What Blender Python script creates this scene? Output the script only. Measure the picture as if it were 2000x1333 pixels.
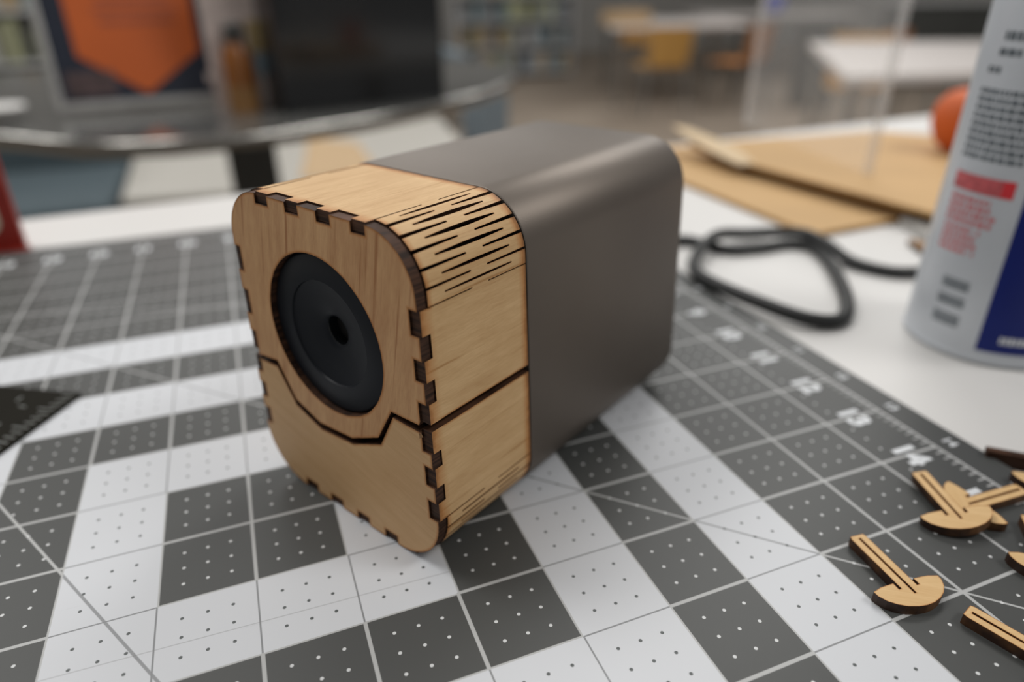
import bpy, bmesh, math, random
from mathutils import Vector, Matrix
random.seed(7)
S = 0.0254          # all plan coordinates below are in inches; origin = middle of the printed mat, on its surface
H = 0.95            # height of the mat surface above the floor (metres)
FZ = -H / S         # floor in inches below the mat surface
TZ = -0.12          # table top (the mat is 0.12 in thick)
for o in list(bpy.data.objects): bpy.data.objects.remove(o)
sc = bpy.context.scene
COL = sc.collection
def W(x, y, z=0.0): return Vector((x*S, y*S, H + z*S))

# ------------------------------------------------------------------ camera
cd = bpy.data.cameras.new('camera'); cam = bpy.data.objects.new('camera', cd); COL.objects.link(cam)
R = ((0.92975, -0.36668, -0.00863), (-0.17622, -0.42486, -0.88794), (0.32193, 0.82709, -0.45964))
x0, y0, z0 = Vector(R[0]), Vector(R[1]), Vector(R[2])
z0.normalize(); x0 = (x0 - z0*x0.dot(z0)).normalized(); y0 = z0.cross(x0)
m = Matrix.Identity(4)
for i in range(3):
    m[i][0] = x0[i]; m[i][1] = -y0[i]; m[i][2] = -z0[i]
m.translation = W(0.637, -7.170, 5.794)
cam.matrix_world = m
cd.sensor_fit = 'HORIZONTAL'; cd.sensor_width = 36.0; cd.lens = 1344.09/2000*36.0
cd.clip_start = 0.01; cd.clip_end = 60
cd.dof.use_dof = True; cd.dof.focus_distance = 6.95*S; cd.dof.aperture_fstop = 4.6
sc.camera = cam

# ------------------------------------------------------------------ light
wd = bpy.data.worlds.new('room_light'); sc.world = wd; wd.use_nodes = True
bg = wd.node_tree.nodes['Background']; bg.inputs[0].default_value = (1.0, 0.985, 0.965, 1); bg.inputs[1].default_value = 0.30
def area(name, x, y, z, sx, sy, power, color=(1, 0.985, 0.96), rot=(0, 0, 0)):
    l = bpy.data.lights.new(name, 'AREA'); l.shape = 'RECTANGLE'; l.size = sx; l.size_y = sy; l.energy = power; l.color = color
    o = bpy.data.objects.new(name, l); COL.objects.link(o); o.location = (x, y, z); o.rotation_euler = rot
    return o
for i, (lx, ly) in enumerate([(-0.9, 0.9), (1.5, 1.3), (1.7, -0.9), (0.3, 3.6), (3.2, 3.2), (-2.4, 3.0), (2.2, 6.0), (5.6, 5.4), (-1.2, 6.2)]):
    area('ceiling_lamp', lx, ly, 2.95, 1.25, 0.62, 31)
sc.view_settings.view_transform = 'Standard'; sc.view_settings.look = 'None'
sc.view_settings.exposure = -0.16; sc.view_settings.gamma = 1.0
sc.view_settings.use_curve_mapping = False

# ------------------------------------------------------------------ node helpers
class NT:
    def __init__(s, name):
        s.m = bpy.data.materials.new(name); s.m.use_nodes = True
        s.t = s.m.node_tree; s.b = s.t.nodes['Principled BSDF']
    def new(s, typ, **kw):
        n = s.t.nodes.new(typ)
        for k, v in kw.items(): setattr(n, k, v)
        return n
    def put(s, sock, v):
        if hasattr(v, 'is_linked') or isinstance(v, bpy.types.NodeSocket): s.t.links.new(v, sock)
        else: sock.default_value = v
    def M(s, op, a, b=None, c=None):
        n = s.new('ShaderNodeMath', operation=op)
        for i, v in enumerate((a, b, c)):
            if v is not None: s.put(n.inputs[i], v)
        return n.outputs[0]
    def mix(s, f, a, b):
        n = s.new('ShaderNodeMix', data_type='RGBA')
        s.put(n.inputs['Factor'], f)
        for k, v in (('A', a), ('B', b)):
            sk = [i for i in n.inputs if i.name == k and i.type == 'RGBA'][0]
            s.put(sk, v if not isinstance(v, tuple) else (v + (1,))[:4])
        return [o for o in n.outputs if o.type == 'RGBA'][0]
    def coord(s, kind='Object'): return s.new('ShaderNodeTexCoord').outputs[kind]
    def mapping(s, v, scale=(1, 1, 1), rot=(0, 0, 0), loc=(0, 0, 0)):
        n = s.new('ShaderNodeMapping'); s.put(n.inputs[0], v)
        n.inputs['Scale'].default_value = scale; n.inputs['Rotation'].default_value = rot; n.inputs['Location'].default_value = loc
        return n.outputs[0]
    def noise(s, v, scale, detail=3, rough=0.55):
        n = s.new('ShaderNodeTexNoise'); s.put(n.inputs['Vector'], v)
        n.inputs['Scale'].default_value = scale; n.inputs['Detail'].default_value = detail; n.inputs['Roughness'].default_value = rough
        return n.outputs['Fac']
    def ramp(s, f, a, b):
        n = s.new('ShaderNodeMapRange'); s.put(n.inputs[0], f)
        n.inputs[1].default_value = a; n.inputs[2].default_value = b
        return n.outputs[0]
    def bump(s, h, strength, dist=0.0005):
        n = s.new('ShaderNodeBump'); n.inputs['Strength'].default_value = strength; n.inputs['Distance'].default_value = dist
        s.put(n.inputs['Height'], h); s.t.links.new(n.outputs[0], s.b.inputs['Normal'])
    def base(s, v): s.put(s.b.inputs['Base Color'], v if not isinstance(v, tuple) else (v + (1,))[:4])
    def set(s, **k):
        for n, v in k.items(): s.b.inputs[n.replace('_', ' ')].default_value = v
        return s

MAT = {}
def plain(name, col, rough=0.5, metal=0.0, var=0.12, scale=40, spec=0.5, bump=0.0):
    n = NT(name); c = n.coord()
    f = n.noise(c, scale, 3)
    n.base(n.mix(n.ramp(f, 0.3, 0.7), tuple(x*(1-var) for x in col), tuple(min(1, x*(1+var)) for x in col)))
    n.b.inputs['Roughness'].default_value = rough; n.b.inputs['Metallic'].default_value = metal
    n.b.inputs['Specular IOR Level'].default_value = spec
    if bump: n.bump(n.noise(c, scale*8, 2), bump)
    MAT[name] = n.m; return n.m

def wood(name, light, dark, along='y', streak=1.0, rot=0.0, lines=0.35):
    """birch ply; UVs are in inches. along = grain direction in UV; vertex attribute 'burn' = laser scorch near the cuts"""
    n = NT(name); uv = n.coord('UV')
    uv = n.mapping(uv, rot=(0, 0, rot))
    sx, sy = (1.0, 9.0) if along == 'x' else (9.0, 1.0)
    a = n.noise(n.mapping(uv, scale=(sx*0.55, sy*0.55, 1)), 1.6, 4, 0.6)
    b = n.noise(n.mapping(uv, scale=(sx*2.6, sy*2.6, 1)), 2.2, 3, 0.6)
    c = n.noise(uv, 0.9, 2)
    lx, ly = (0.45, 16.0) if along == 'x' else (16.0, 0.45)
    d = n.noise(n.mapping(uv, scale=(lx, ly, 1), loc=(3.3, 1.7, 0)), 1.0, 1, 0.4)
    dl = n.M('MULTIPLY', n.ramp(d, 0.64, 0.76), lines)
    f = n.M('ADD', n.M('MULTIPLY', n.ramp(a, 0.35, 0.72), 0.45*streak), n.M('MULTIPLY', n.ramp(b, 0.35, 0.75), 0.3*streak))
    f = n.M('ADD', f, n.M('MULTIPLY', n.ramp(c, 0.35, 0.75), 0.25))
    f = n.M('MINIMUM', n.M('ADD', f, dl), 1.0)
    colr = n.mix(f, light, dark)
    at = n.new('ShaderNodeAttribute', attribute_name='burn').outputs['Fac']
    jit = n.M('MULTIPLY', at, n.M('ADD', n.M('MULTIPLY', n.noise(uv, 7, 3), 0.9), 0.35))
    colr = n.mix(n.M('MINIMUM', n.M('MULTIPLY', jit, 1.5), 0.85), colr, (0.46, 0.185, 0.045))
    colr = n.mix(n.M('MINIMUM', n.M('MAXIMUM', n.M('SUBTRACT', n.M('MULTIPLY', jit, 1.7), 0.75), 0.0), 0.9), colr, (0.11, 0.042, 0.014))
    n.base(colr); n.set(Roughness=0.55); n.b.inputs['Specular IOR Level'].default_value = 0.35
    n.bump(b, 0.12, 0.0003)
    MAT[name] = n.m; return n.m

def char(name):
    n = NT(name); c = n.coord()
    f = n.noise(n.mapping(c, scale=(60, 60, 900)), 1.0, 3)
    n.base(n.mix(n.ramp(f, 0.4, 0.75), (0.024, 0.011, 0.006), (0.115, 0.052, 0.028)))
    n.b.inputs['Specular IOR Level'].default_value = 0.22
    n.set(Roughness=0.6); MAT[name] = n.m; return n.m

wood('birch_wrap', (0.70, 0.475, 0.245), (0.43, 0.23, 0.085), 'y', 0.85, 0.0, 0.7)
wood('birch_front', (0.65, 0.395, 0.195), (0.38, 0.175, 0.07), 'y', 0.9, 0.22, 0.9)
wood('birch_lower', (0.66, 0.43, 0.225), (0.49, 0.28, 0.12), 'x', 0.8, 0.3, 0.35)
wood('birch_clip', (0.70, 0.485, 0.245), (0.54, 0.32, 0.13), 'x', 0.9, 0.5, 0.25)
char('charred_edge')
n = NT('charred_clip'); f = n.noise(n.coord(), 90, 3)
n.base(n.mix(n.ramp(f, 0.45, 0.8), (0.03, 0.012, 0.006), (0.22, 0.095, 0.025))); n.set(Roughness=0.55); MAT['charred_clip'] = n.m
# sharpener metal: satin grey-brown metallic paint
n = NT('satin_metal'); c = n.coord()
n.base(n.mix(n.noise(c, 30, 2), (0.150, 0.127, 0.108), (0.168, 0.143, 0.122)))
n.set(Metallic=0.75, Roughness=0.47); n.bump(n.noise(c, 2600, 2), 0.10, 0.0002); MAT['satin_metal'] = n.m
plain('black_plastic', (0.008, 0.010, 0.014), 0.42, spec=0.17)
plain('black_gloss', (0.006, 0.007, 0.008), 0.12)
plain('core_black', (0.006, 0.005, 0.004), 0.7)
plain('rubber', (0.012, 0.012, 0.012), 0.7)
plain('table_white', (0.65, 0.638, 0.62), 0.5, var=0.015, scale=5)
plain('white_edge', (0.66, 0.645, 0.62), 0.5, var=0.03)
plain('cardboard', (0.53, 0.34, 0.158), 0.75, var=0.05, scale=12)
plain('cardboard_side', (0.38, 0.215, 0.075), 0.85, var=0.2, scale=90)
plain('torn_paper', (0.62, 0.48, 0.31), 0.85, var=0.08)
plain('cable_black', (0.010, 0.011, 0.011), 0.5)
plain('grey_strip', (0.40, 0.39, 0.37), 0.4, var=0.1)
plain('brown_wood', (0.26, 0.13, 0.04), 0.6, var=0.2)
plain('orange_foam', (0.62, 0.115, 0.018), 0.6, var=0.08, scale=25)
plain('can_silver', (0.56, 0.59, 0.63), 0.36, 0.12, var=0.03)
plain('can_blue', (0.004, 0.014, 0.15), 0.4, var=0.05, spec=0.25)
plain('print_black', (0.10, 0.12, 0.135), 0.5)
plain('print_red', (0.60, 0.03, 0.04), 0.45)
plain('print_redbar', (0.50, 0.10, 0.11), 0.45, var=0.35, scale=300)
plain('print_redtext', (0.58, 0.16, 0.17), 0.5)
plain('print_white', (0.68, 0.70, 0.72), 0.5, var=0.03)
plain('ruler_black', (0.010, 0.009, 0.006), 0.6, spec=0.06)
plain('ruler_mark', (0.22, 0.23, 0.22), 0.5)
plain('red_acrylic', (0.27, 0.022, 0.014), 0.35)
plain('cream', (0.62, 0.58, 0.45), 0.6)
plain('counter_dark', (0.10, 0.10, 0.095), 0.10, 0.0, spec=0.9)
plain('counter_rim', (0.31, 0.30, 0.28), 0.2, 1.0)
plain('steel', (0.50, 0.49, 0.47), 0.38, 0.9)
plain('poster_navy', (0.012, 0.017, 0.032), 0.35)
plain('poster_orange', (0.52, 0.10, 0.012), 0.45, var=0.06, scale=8)
plain('poster_text', (0.33, 0.075, 0.03), 0.5)
plain('poster_photo', (0.075, 0.045, 0.045), 0.5, var=0.4)
plain('amber', (0.22, 0.075, 0.012), 0.3)
plain('card_pink', (0.64, 0.54, 0.50), 0.6)
plain('card_yellow', (0.48, 0.36, 0.17), 0.6)
plain('card_blue', (0.30, 0.38, 0.43), 0.6)
plain('teal_fabric', (0.055, 0.078, 0.09), 0.85, var=0.15)
plain('blue_fabric', (0.17, 0.205, 0.23), 0.8, var=0.1)
plain('dark_metal', (0.05, 0.052, 0.048), 0.45)
plain('wall_grey', (0.42, 0.41, 0.39), 0.85, var=0.06, scale=2)
plain('shelf_grey', (0.43, 0.435, 0.44), 0.55)
plain('chair_wood', (0.50, 0.27, 0.07), 0.5, var=0.12)
plain('chair_orange', (0.46, 0.18, 0.045), 0.5, var=0.12)
plain('chrome', (0.45, 0.45, 0.44), 0.25, 0.9)
plain('tabletop_far', (0.68, 0.63, 0.60), 0.4, var=0.03)
plain('low_white', (0.42, 0.40, 0.36), 0.5, var=0.03)
plain('tan_paper', (0.47, 0.33, 0.19), 0.8)
plain('blue_plastic', (0.05, 0.07, 0.42), 0.4)
for k, cc in enumerate([(0.22, 0.25, 0.28), (0.20, 0.20, 0.13), (0.33, 0.33, 0.32), (0.34, 0.25, 0.14), (0.14, 0.20, 0.22), (0.30, 0.31, 0.19)]):
    plain('book%d' % k, cc, 0.6)
# carpet floor
n = NT('carpet'); c = n.coord()
f = n.M('ADD', n.M('MULTIPLY', n.noise(c, 1.3, 4), 0.6), n.M('MULTIPLY', n.noise(c, 160, 2), 0.4))
n.base(n.mix(n.ramp(f, 0.3, 0.7), (0.20, 0.155, 0.115), (0.30, 0.25, 0.20))); n.set(Roughness=0.95); n.bump(n.noise(c, 400, 2), 0.3, 0.003)
MAT['carpet'] = n.m
# clear acrylic
n = NT('acrylic'); n.base((0.93, 0.94, 0.95)); n.set(Roughness=0.03, IOR=1.49, Alpha=0.10); MAT['acrylic'] = n.m
n = NT('acrylic_edge'); n.base(n.mix(n.noise(n.coord(), 40), (0.62, 0.62, 0.62), (0.75, 0.74, 0.74))); n.set(Roughness=0.3, Alpha=0.30); MAT['acrylic_edge'] = n.m

# printed cutting mat
def mat_print():
    n = NT('cutting_mat_print'); sp = n.new('ShaderNodeSeparateXYZ')
    n.put(sp.inputs[0], n.mapping(n.coord(), scale=(1/S, 1/S, 1/S)))
    x, y = sp.outputs[0], sp.outputs[1]
    A = lambda v: n.M('ABSOLUTE', v)
    lt = lambda a, b: n.M('LESS_THAN', a, b)
    mul = lambda a, b: n.M('MULTIPLY', a, b)
    mx = lambda a, b: n.M('MAXIMUM', a, b)
    def ramp(d, hw, soft=0.004):  # 1 inside half width hw of a line
        return n.ramp(d, hw+soft, hw-soft)
    ax, ay = A(x), A(y)
    r = mx(ax, ay); lo = n.M('MINIMUM', ax, ay)
    near = lambda v: A(n.M('SUBTRACT', v, n.M('ROUND', v)))
    nx, ny, nlo = near(x), near(y), near(lo)
    white = mul(n.M('MODULO', n.M('FLOOR', r), 2.0), lt(r, 6.0))
    ingrid = mul(lt(ax, 9.02), lt(ay, 12.02))
    gl = mul(mx(ramp(nx, 0.020), ramp(ny, 0.020)), ingrid)
    gw = ramp(nlo, 0.009)
    x4, y4 = mul(x, 4.0), mul(y, 4.0)
    dx, dy = mul(near(x4), 0.25), mul(near(y4), 0.25)
    dd = n.M('SQRT', n.M('ADD', mul(dx, dx), mul(dy, dy)))
    off = mul(mul(n.M('GREATER_THAN', nx, 0.12), n.M('GREATER_THAN', ny, 0.12)), mul(lt(ax, 8.3), lt(ay, 11.2)))
    dots = mul(ramp(dd, 0.019, 0.003), off)
    def line(a, b, c, hw): return mul(ramp(A(n.M('ADD', n.M('ADD', mul(x, a), mul(y, b)), c)), hw), ingrid)
    d45 = line(.7071, .7071, -3*.7071, 0.013)
    d60 = line(.866, .5, 2.07*.866, 0.015)
    d30 = line(0.30, 0.954, -6.55, 0.012)
    diag = mx(mx(d45, d60), d30)
    # ruler ticks along the border
    t8 = mul(near(mul(y, 8.0)), 0.125); u8 = mul(near(mul(x, 8.0)), 0.125)
    tick = mx(mul(ramp(t8, 0.012), mul(lt(A(n.M('SUBTRACT', ax, 8.93)), 0.07), lt(ay, 12.0))),
              mul(ramp(u8, 0.012), mul(lt(A(n.M('SUBTRACT', ay, 11.93)), 0.07), lt(ax, 9.0))))
    border = mul(mx(ramp(A(n.M('SUBTRACT', ax, 9.0)), 0.022), ramp(A(n.M('SUBTRACT', ay, 12.0)), 0.022)), ingrid)
    obj = n.coord()
    grain = n.noise(obj, 900, 2); cloud = n.noise(obj, 14, 3)
    dark = n.mix(cloud, (0.058, 0.060, 0.058), (0.069, 0.071, 0.069))
    wht = n.mix(cloud, (0.585, 0.60, 0.63), (0.62, 0.635, 0.66))
    # faint scratches from use
    sn = n.noise(n.mapping(obj, scale=(30, 420, 1), rot=(0, 0, 0.5)), 1.0, 2)
    sn2 = n.noise(n.mapping(obj, scale=(24, 380, 1), rot=(0, 0, -0.35)), 1.0, 2)
    scr = mul(mx(n.ramp(sn, 0.745, 0.80), n.ramp(sn2, 0.745, 0.80)), 0.22)
    thin = mul(ramp(A(n.M('ADD', n.M('ADD', y, mul(x, 0.035)), 1.60)), 0.006), 0.45)
    lightc = (0.50, 0.505, 0.50)
    onD = n.mix(mul(mx(mx(gl, border), mx(tick, diag)), 0.86), dark, lightc)
    onD = n.mix(dots, onD, (0.62, 0.63, 0.63))
    onD = n.mix(mul(scr, 0.35), onD, (0.20, 0.17, 0.13))
    onW = n.mix(mx(mul(gw, 0.85), mul(diag, 0.75)), wht, (0.16, 0.165, 0.17))
    onW = n.mix(dots, onW, (0.09, 0.10, 0.10))
    onW = n.mix(mx(scr, mul(thin, lt(ax, 2.0))), onW, (0.22, 0.22, 0.22))
    n.base(n.mix(white, onD, onW)); n.set(Roughness=0.46); n.b.inputs['Specular IOR Level'].default_value = 0.4
    n.bump(grain, 0.05, 0.0002)
    MAT['cutting_mat_print'] = n.m
mat_print()

# ------------------------------------------------------------------ mesh helpers (inch coordinates in, metres out)
def tag(o, label=None, cat=None, group=None, kind=None):
    if label: o['label'] = label
    if cat: o['category'] = cat
    if group: o['group'] = group
    if kind: o['kind'] = kind
    return o
def empty(name, loc=(0, 0, 0), rz=0.0):
    o = bpy.data.objects.new(name, None); COL.objects.link(o); o.empty_display_size = 0.02
    o.location = W(*loc); o.rotation_euler = (0, 0, rz); return o
class MB:
    def __init__(s): s.v = []; s.f = []; s.m = []
    def add(s, vs, fs, mi=0):
        k = len(s.v); s.v += [tuple(v) for v in vs]
        for f in fs: s.f.append([k+i for i in f]); s.m.append(mi)
        return s
    def box(s, x0, x1, y0, y1, z0, z1, mi=0, rz=0.0, c=None):
        vs = [(x, y, z) for z in (z0, z1) for y in (y0, y1) for x in (x0, x1)]
        if rz:
            cx, cy = c if c else ((x0+x1)/2, (y0+y1)/2); ca, sa = math.cos(rz), math.sin(rz)
            vs = [(cx+(x-cx)*ca-(y-cy)*sa, cy+(x-cx)*sa+(y-cy)*ca, z) for x, y, z in vs]
        return s.add(vs, [(0, 2, 3, 1), (4, 5, 7, 6), (0, 1, 5, 4), (2, 6, 7, 3), (0, 4, 6, 2), (1, 3, 7, 5)], mi)
    def prism(s, poly, z0, z1, mi=0, mside=None):
        k = len(poly); vs = [(x, y, z0) for x, y in poly] + [(x, y, z1) for x, y in poly]
        s.add(vs, [list(range(k))[::-1], list(range(k, 2*k))], mi)
        b = len(s.v) - 2*k
        for i in range(k):
            j = (i+1) % k; s.f.append([b+i, b+j, b+k+j, b+k+i]); s.m.append(mi if mside is None else mside)
        return s
    def lathe(s, prof, seg=32, c=(0, 0, 0), mi=0, cap=True, close=False):
        rows = []
        for r, z in prof: rows.append([(c[0]+r*math.cos(2*math.pi*k/seg), c[1]+r*math.sin(2*math.pi*k/seg), c[2]+z) for k in range(seg)])
        vs = [p for row in rows for p in row]; fs = []
        for i in range(len(prof)-1):
            for k in range(seg):
                j = (k+1) % seg; fs.append((i*seg+k, i*seg+j, (i+1)*seg+j, (i+1)*seg+k))
        if cap: fs += [tuple(range(seg))[::-1], tuple((len(prof)-1)*seg+k for k in range(seg))]
        return s.add(vs, fs, mi)
    def tube(s, path, r, seg=8, mi=0, flat=1.0):
        pts = [Vector(p) for p in path]; rows = []; up = Vector((0, 0, 1))
        for i, p in enumerate(pts):
            t = (pts[min(i+1, len(pts)-1)] - pts[max(i-1, 0)]).normalized()
            a = t.cross(up); a = a.normalized() if a.length > 1e-4 else Vector((1, 0, 0)); b = a.cross(t).normalized()
            rr = r[i] if isinstance(r, (list, tuple)) else r
            rows.append([p + a*rr*math.cos(2*math.pi*k/seg) + b*rr*flat*math.sin(2*math.pi*k/seg) for k in range(seg)])
        vs = [q for row in rows for q in row]; fs = []
        for i in range(len(pts)-1):
            for k in range(seg):
                j = (k+1) % seg; fs.append((i*seg+k, (i+1)*seg+k, (i+1)*seg+j, i*seg+j))
        fs += [tuple(range(seg)), tuple((len(pts)-1)*seg+k for k in range(seg))[::-1]]
        return s.add(vs, fs, mi)
    def build(s, name, mats, parent=None, loc=None, rz=0.0, smooth=False, bevel=0.0, fn=None, world=True):
        vs = [fn(*v) for v in s.v] if fn else s.v
        me = bpy.data.meshes.new(name); me.from_pydata([Vector(v)*S for v in vs], [], s.f); me.update()
        for mm in (mats if isinstance(mats, (list, tuple)) else [mats]): me.materials.append(MAT[mm])
        for p, mi in zip(me.polygons, s.m): p.material_index = mi
        bm = bmesh.new(); bm.from_mesh(me); bmesh.ops.recalc_face_normals(bm, faces=bm.faces)
        if bevel:
            ed = [e for e in bm.edges if e.is_manifold and e.calc_face_angle(0) > 0.6]
            bmesh.ops.bevel(bm, geom=ed, offset=bevel*S, segments=2, affect='EDGES', profile=0.6, clamp_overlap=True)
        bm.to_mesh(me); bm.free()
        if smooth: shade(me)
        o = bpy.data.objects.new(name, me); COL.objects.link(o)
        if parent: o.parent = parent
        else: o.location = W(*(loc or (0, 0, 0))); o.rotation_euler = (0, 0, rz)
        if parent and loc: o.location = Vector(loc)*S; o.rotation_euler = (0, 0, rz)
        return o
def shade(me, ang=0.7):
    me.polygons.foreach_set('use_smooth', [True]*len(me.polygons))
    bm = bmesh.new(); bm.from_mesh(me)
    for e in bm.edges: e.smooth = not (e.is_manifold and e.calc_face_angle(0) > ang)
    bm.to_mesh(me); bm.free()
def rrect(x0, x1, y0, y1, r, n=6, rb=None):
    pts = []
    rb = r if rb is None else rb
    for cx, cy, a0, rr in ((x1-r, y1-r, 0, r), (x0+r, y1-r, 90, r), (x0+rb, y0+rb, 180, rb), (x1-rb, y0+rb, 270, rb)):
        for k in range(n+1):
            a = math.radians(a0+90*k/n); pts.append((cx+rr*math.cos(a), cy+rr*math.sin(a)))
    return pts
def catmull(pts, n=8, closed=False):
    out = []; N = len(pts); P = [Vector(p) for p in pts]
    rng = range(N if closed else N-1)
    for i in rng:
        p0 = P[(i-1) % N] if closed or i > 0 else P[0]; p1 = P[i]; p2 = P[(i+1) % N]; p3 = P[(i+2) % N] if closed or i+2 < N else P[-1]
        for k in range(n):
            t = k/n
            out.append(0.5*((2*p1)+(p2-p0)*t+(2*p0-5*p1+4*p2-p3)*t*t+(3*p1-p0-3*p2+p3)*t**3))
    if not closed: out.append(P[-1])
    return out
def offset_ring(ring, d, ccw=True):
    """parallel ring moved inwards (outline) or outwards (hole) by d; ring is counter-clockwise when ccw"""
    k = len(ring); out = []
    for i in range(k):
        a, p, b = Vector(ring[i-1]), Vector(ring[i]), Vector(ring[(i+1) % k])
        e1, e2 = (p-a).normalized(), (b-p).normalized()
        n1, n2 = Vector((-e1.y, e1.x)), Vector((-e2.y, e2.x))
        q = n1+n2; dn = 1+n1.dot(n2)
        q = q/dn if dn > 0.35 else q.normalized()*1.6
        out.append(p+q*d)
    return out
def signed(ring): return sum(ring[i-1][0]*ring[i][1]-ring[i][0]*ring[i-1][1] for i in range(len(ring)))
def plate(name, outline, holes, T, mats, parent, place, burn=0.035):
    """laser-cut plate from a 2-D outline (inches); place(u, v, t) -> local point in inches; t = 0 front, T back"""
    rings = [list(outline) if signed(outline) > 0 else list(outline)[::-1]] + [list(h) if signed(h) < 0 else list(h)[::-1] for h in holes]
    offs = [offset_ring(r, burn) for r in rings]
    V = []; F = []; MI = []; B = []
    def add(ring, t, b):
        k = len(V)
        for p in ring: V.append((p[0], p[1], t)); B.append(b)
        return k
    starts = []; cap_i = []; cap_o = []
    for r, o in zip(rings, offs):
        k = len(r); a = add(r, 0.0, 1.0); c_ = add(o, 0.0, 0.0); z = add(r, T, 1.0)
        for q in range(k):
            w = (q+1) % k
            F.append((a+q, a+w, c_+w, c_+q)); MI.append(0)
            F.append((a+w, a+q, z+q, z+w)); MI.append(1)
        cap_i += list(range(c_, c_+k)); cap_o += list(range(z, z+k))
    from mathutils.geometry import tessellate_polygon
    for tri in tessellate_polygon([[Vector((p[0], p[1], 0)) for p in o] for o in offs]): F.append([cap_i[q] for q in tri]); MI.append(0)
    for tri in tessellate_polygon([[Vector((p[0], p[1], 0)) for p in r] for r in rings]): F.append([cap_o[q] for q in tri][::-1]); MI.append(0)
    me = bpy.data.meshes.new(name); me.from_pydata([Vector(place(*p))*S for p in V], [], F); me.update()
    for mm in mats: me.materials.append(MAT[mm])
    for p, mi in zip(me.polygons, MI): p.material_index = mi
    at = me.attributes.new('burn', 'FLOAT', 'POINT')
    for q, b in enumerate(B): at.data[q].value = b
    uvl = me.uv_layers.new(name='UVMap')
    for lp in me.loops: uvl.data[lp.index].uv = V[lp.vertex_index][:2]
    bm = bmesh.new(); bm.from_mesh(me); bmesh.ops.recalc_face_normals(bm, faces=bm.faces); bm.to_mesh(me); bm.free()
    o = bpy.data.objects.new(name, me); COL.objects.link(o)
    if parent: o.parent = parent
    return o
def text_mesh(name, body, size, mat, parent, loc, rot, bold=0.02, sx=1.0):
    cu = bpy.data.curves.new(name, 'FONT'); cu.body = body; cu.size = size; cu.align_x = 'CENTER'; cu.align_y = 'CENTER'
    cu.offset = bold; cu.extrude = 0.002; cu.resolution_u = 3
    tmp = bpy.data.objects.new('tmp', cu); COL.objects.link(tmp)
    me = bpy.data.meshes.new_from_object(tmp); bpy.data.objects.remove(tmp); bpy.data.curves.remove(cu)
    for v in me.vertices: v.co = Vector((v.co.x*sx, v.co.y, v.co.z))*S
    me.materials.clear(); me.materials.append(MAT[mat])
    o = bpy.data.objects.new(name, me); COL.objects.link(o); o.parent = parent
    o.location = Vector(loc)*S; o.rotation_euler = rot
    return o
def copy_tree(o, parent=None):
    c = o.copy(); COL.objects.link(c); c.parent = parent
    for ch in [k for k in bpy.data.objects if k.parent == o]: copy_tree(ch, c)
    return c

# ================================================================== setting
fl = MB().box(-260, 420, -120, 470, -4, 0).build('floor', 'carpet'); fl.location = (0, 0, 0); tag(fl, kind='structure')
def wall(name, x0, x1, y0, y1):
    o = MB().box(x0, x1, y0, y1, 0, 122).build(name, 'wall_grey'); o.location = (0, 0, 0); tag(o, kind='structure')
wall('wall_back', -260, 420, 470, 476)
wall('wall_left', -266, -260, -120, 476)
wall('wall_right', 420, 426, -120, 476)

# ================================================================== work table
tb = empty('work_table', (0, 0, FZ)); tag(tb, 'long white work table that carries the cutting mat, cardboard and spray can', 'table')
zt = TZ - FZ
top = [(-46, -22), (48, -22), (48, 19.05), (-46, 13.7)]
MB().prism(top, zt-1.1, zt, 0, 1).build('table_top', ['table_white', 'white_edge'], tb, bevel=0.06)
for lx, ly in ((-42, -19), (44, -19), (44, 15.5), (-42, 10.5)):
    MB().box(lx-1, lx+1, ly-1, ly+1, 0, zt-1.1).build('table_leg', 'steel', tb)

# ================================================================== cutting mat
mt = empty('cutting_mat', (0, 0, TZ)); tag(mt, 'grey and white gridded cutting mat lying on the white table', 'cutting mat')
sh = MB().prism(rrect(-9.5, 9.5, -12.5, 12.5, 0.25), 0, 0.12).build('mat_sheet', 'cutting_mat_print', mt)
for k in range(2, 23):                       # printed scale numbers along the right and far edges
    y = 12-k
    text_mesh('scale_number', str(k), 0.46, 'print_white', sh, (8.50, y, 0.1215), (0, 0, -math.pi/2), 0.022)
    text_mesh('ruler_number', str(k), 0.20, 'print_white', sh, (9.26, y, 0.1215), (0, 0, -math.pi/2), 0.006)
for k in range(1, 18):
    text_mesh('scale_number', str(k), 0.46, 'print_white', sh, (9-k, 11.45, 0.1215), (0, 0, 0), 0.022)
# reversed check: numbers run along -y so they read from the left-hand side of the mat

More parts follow.
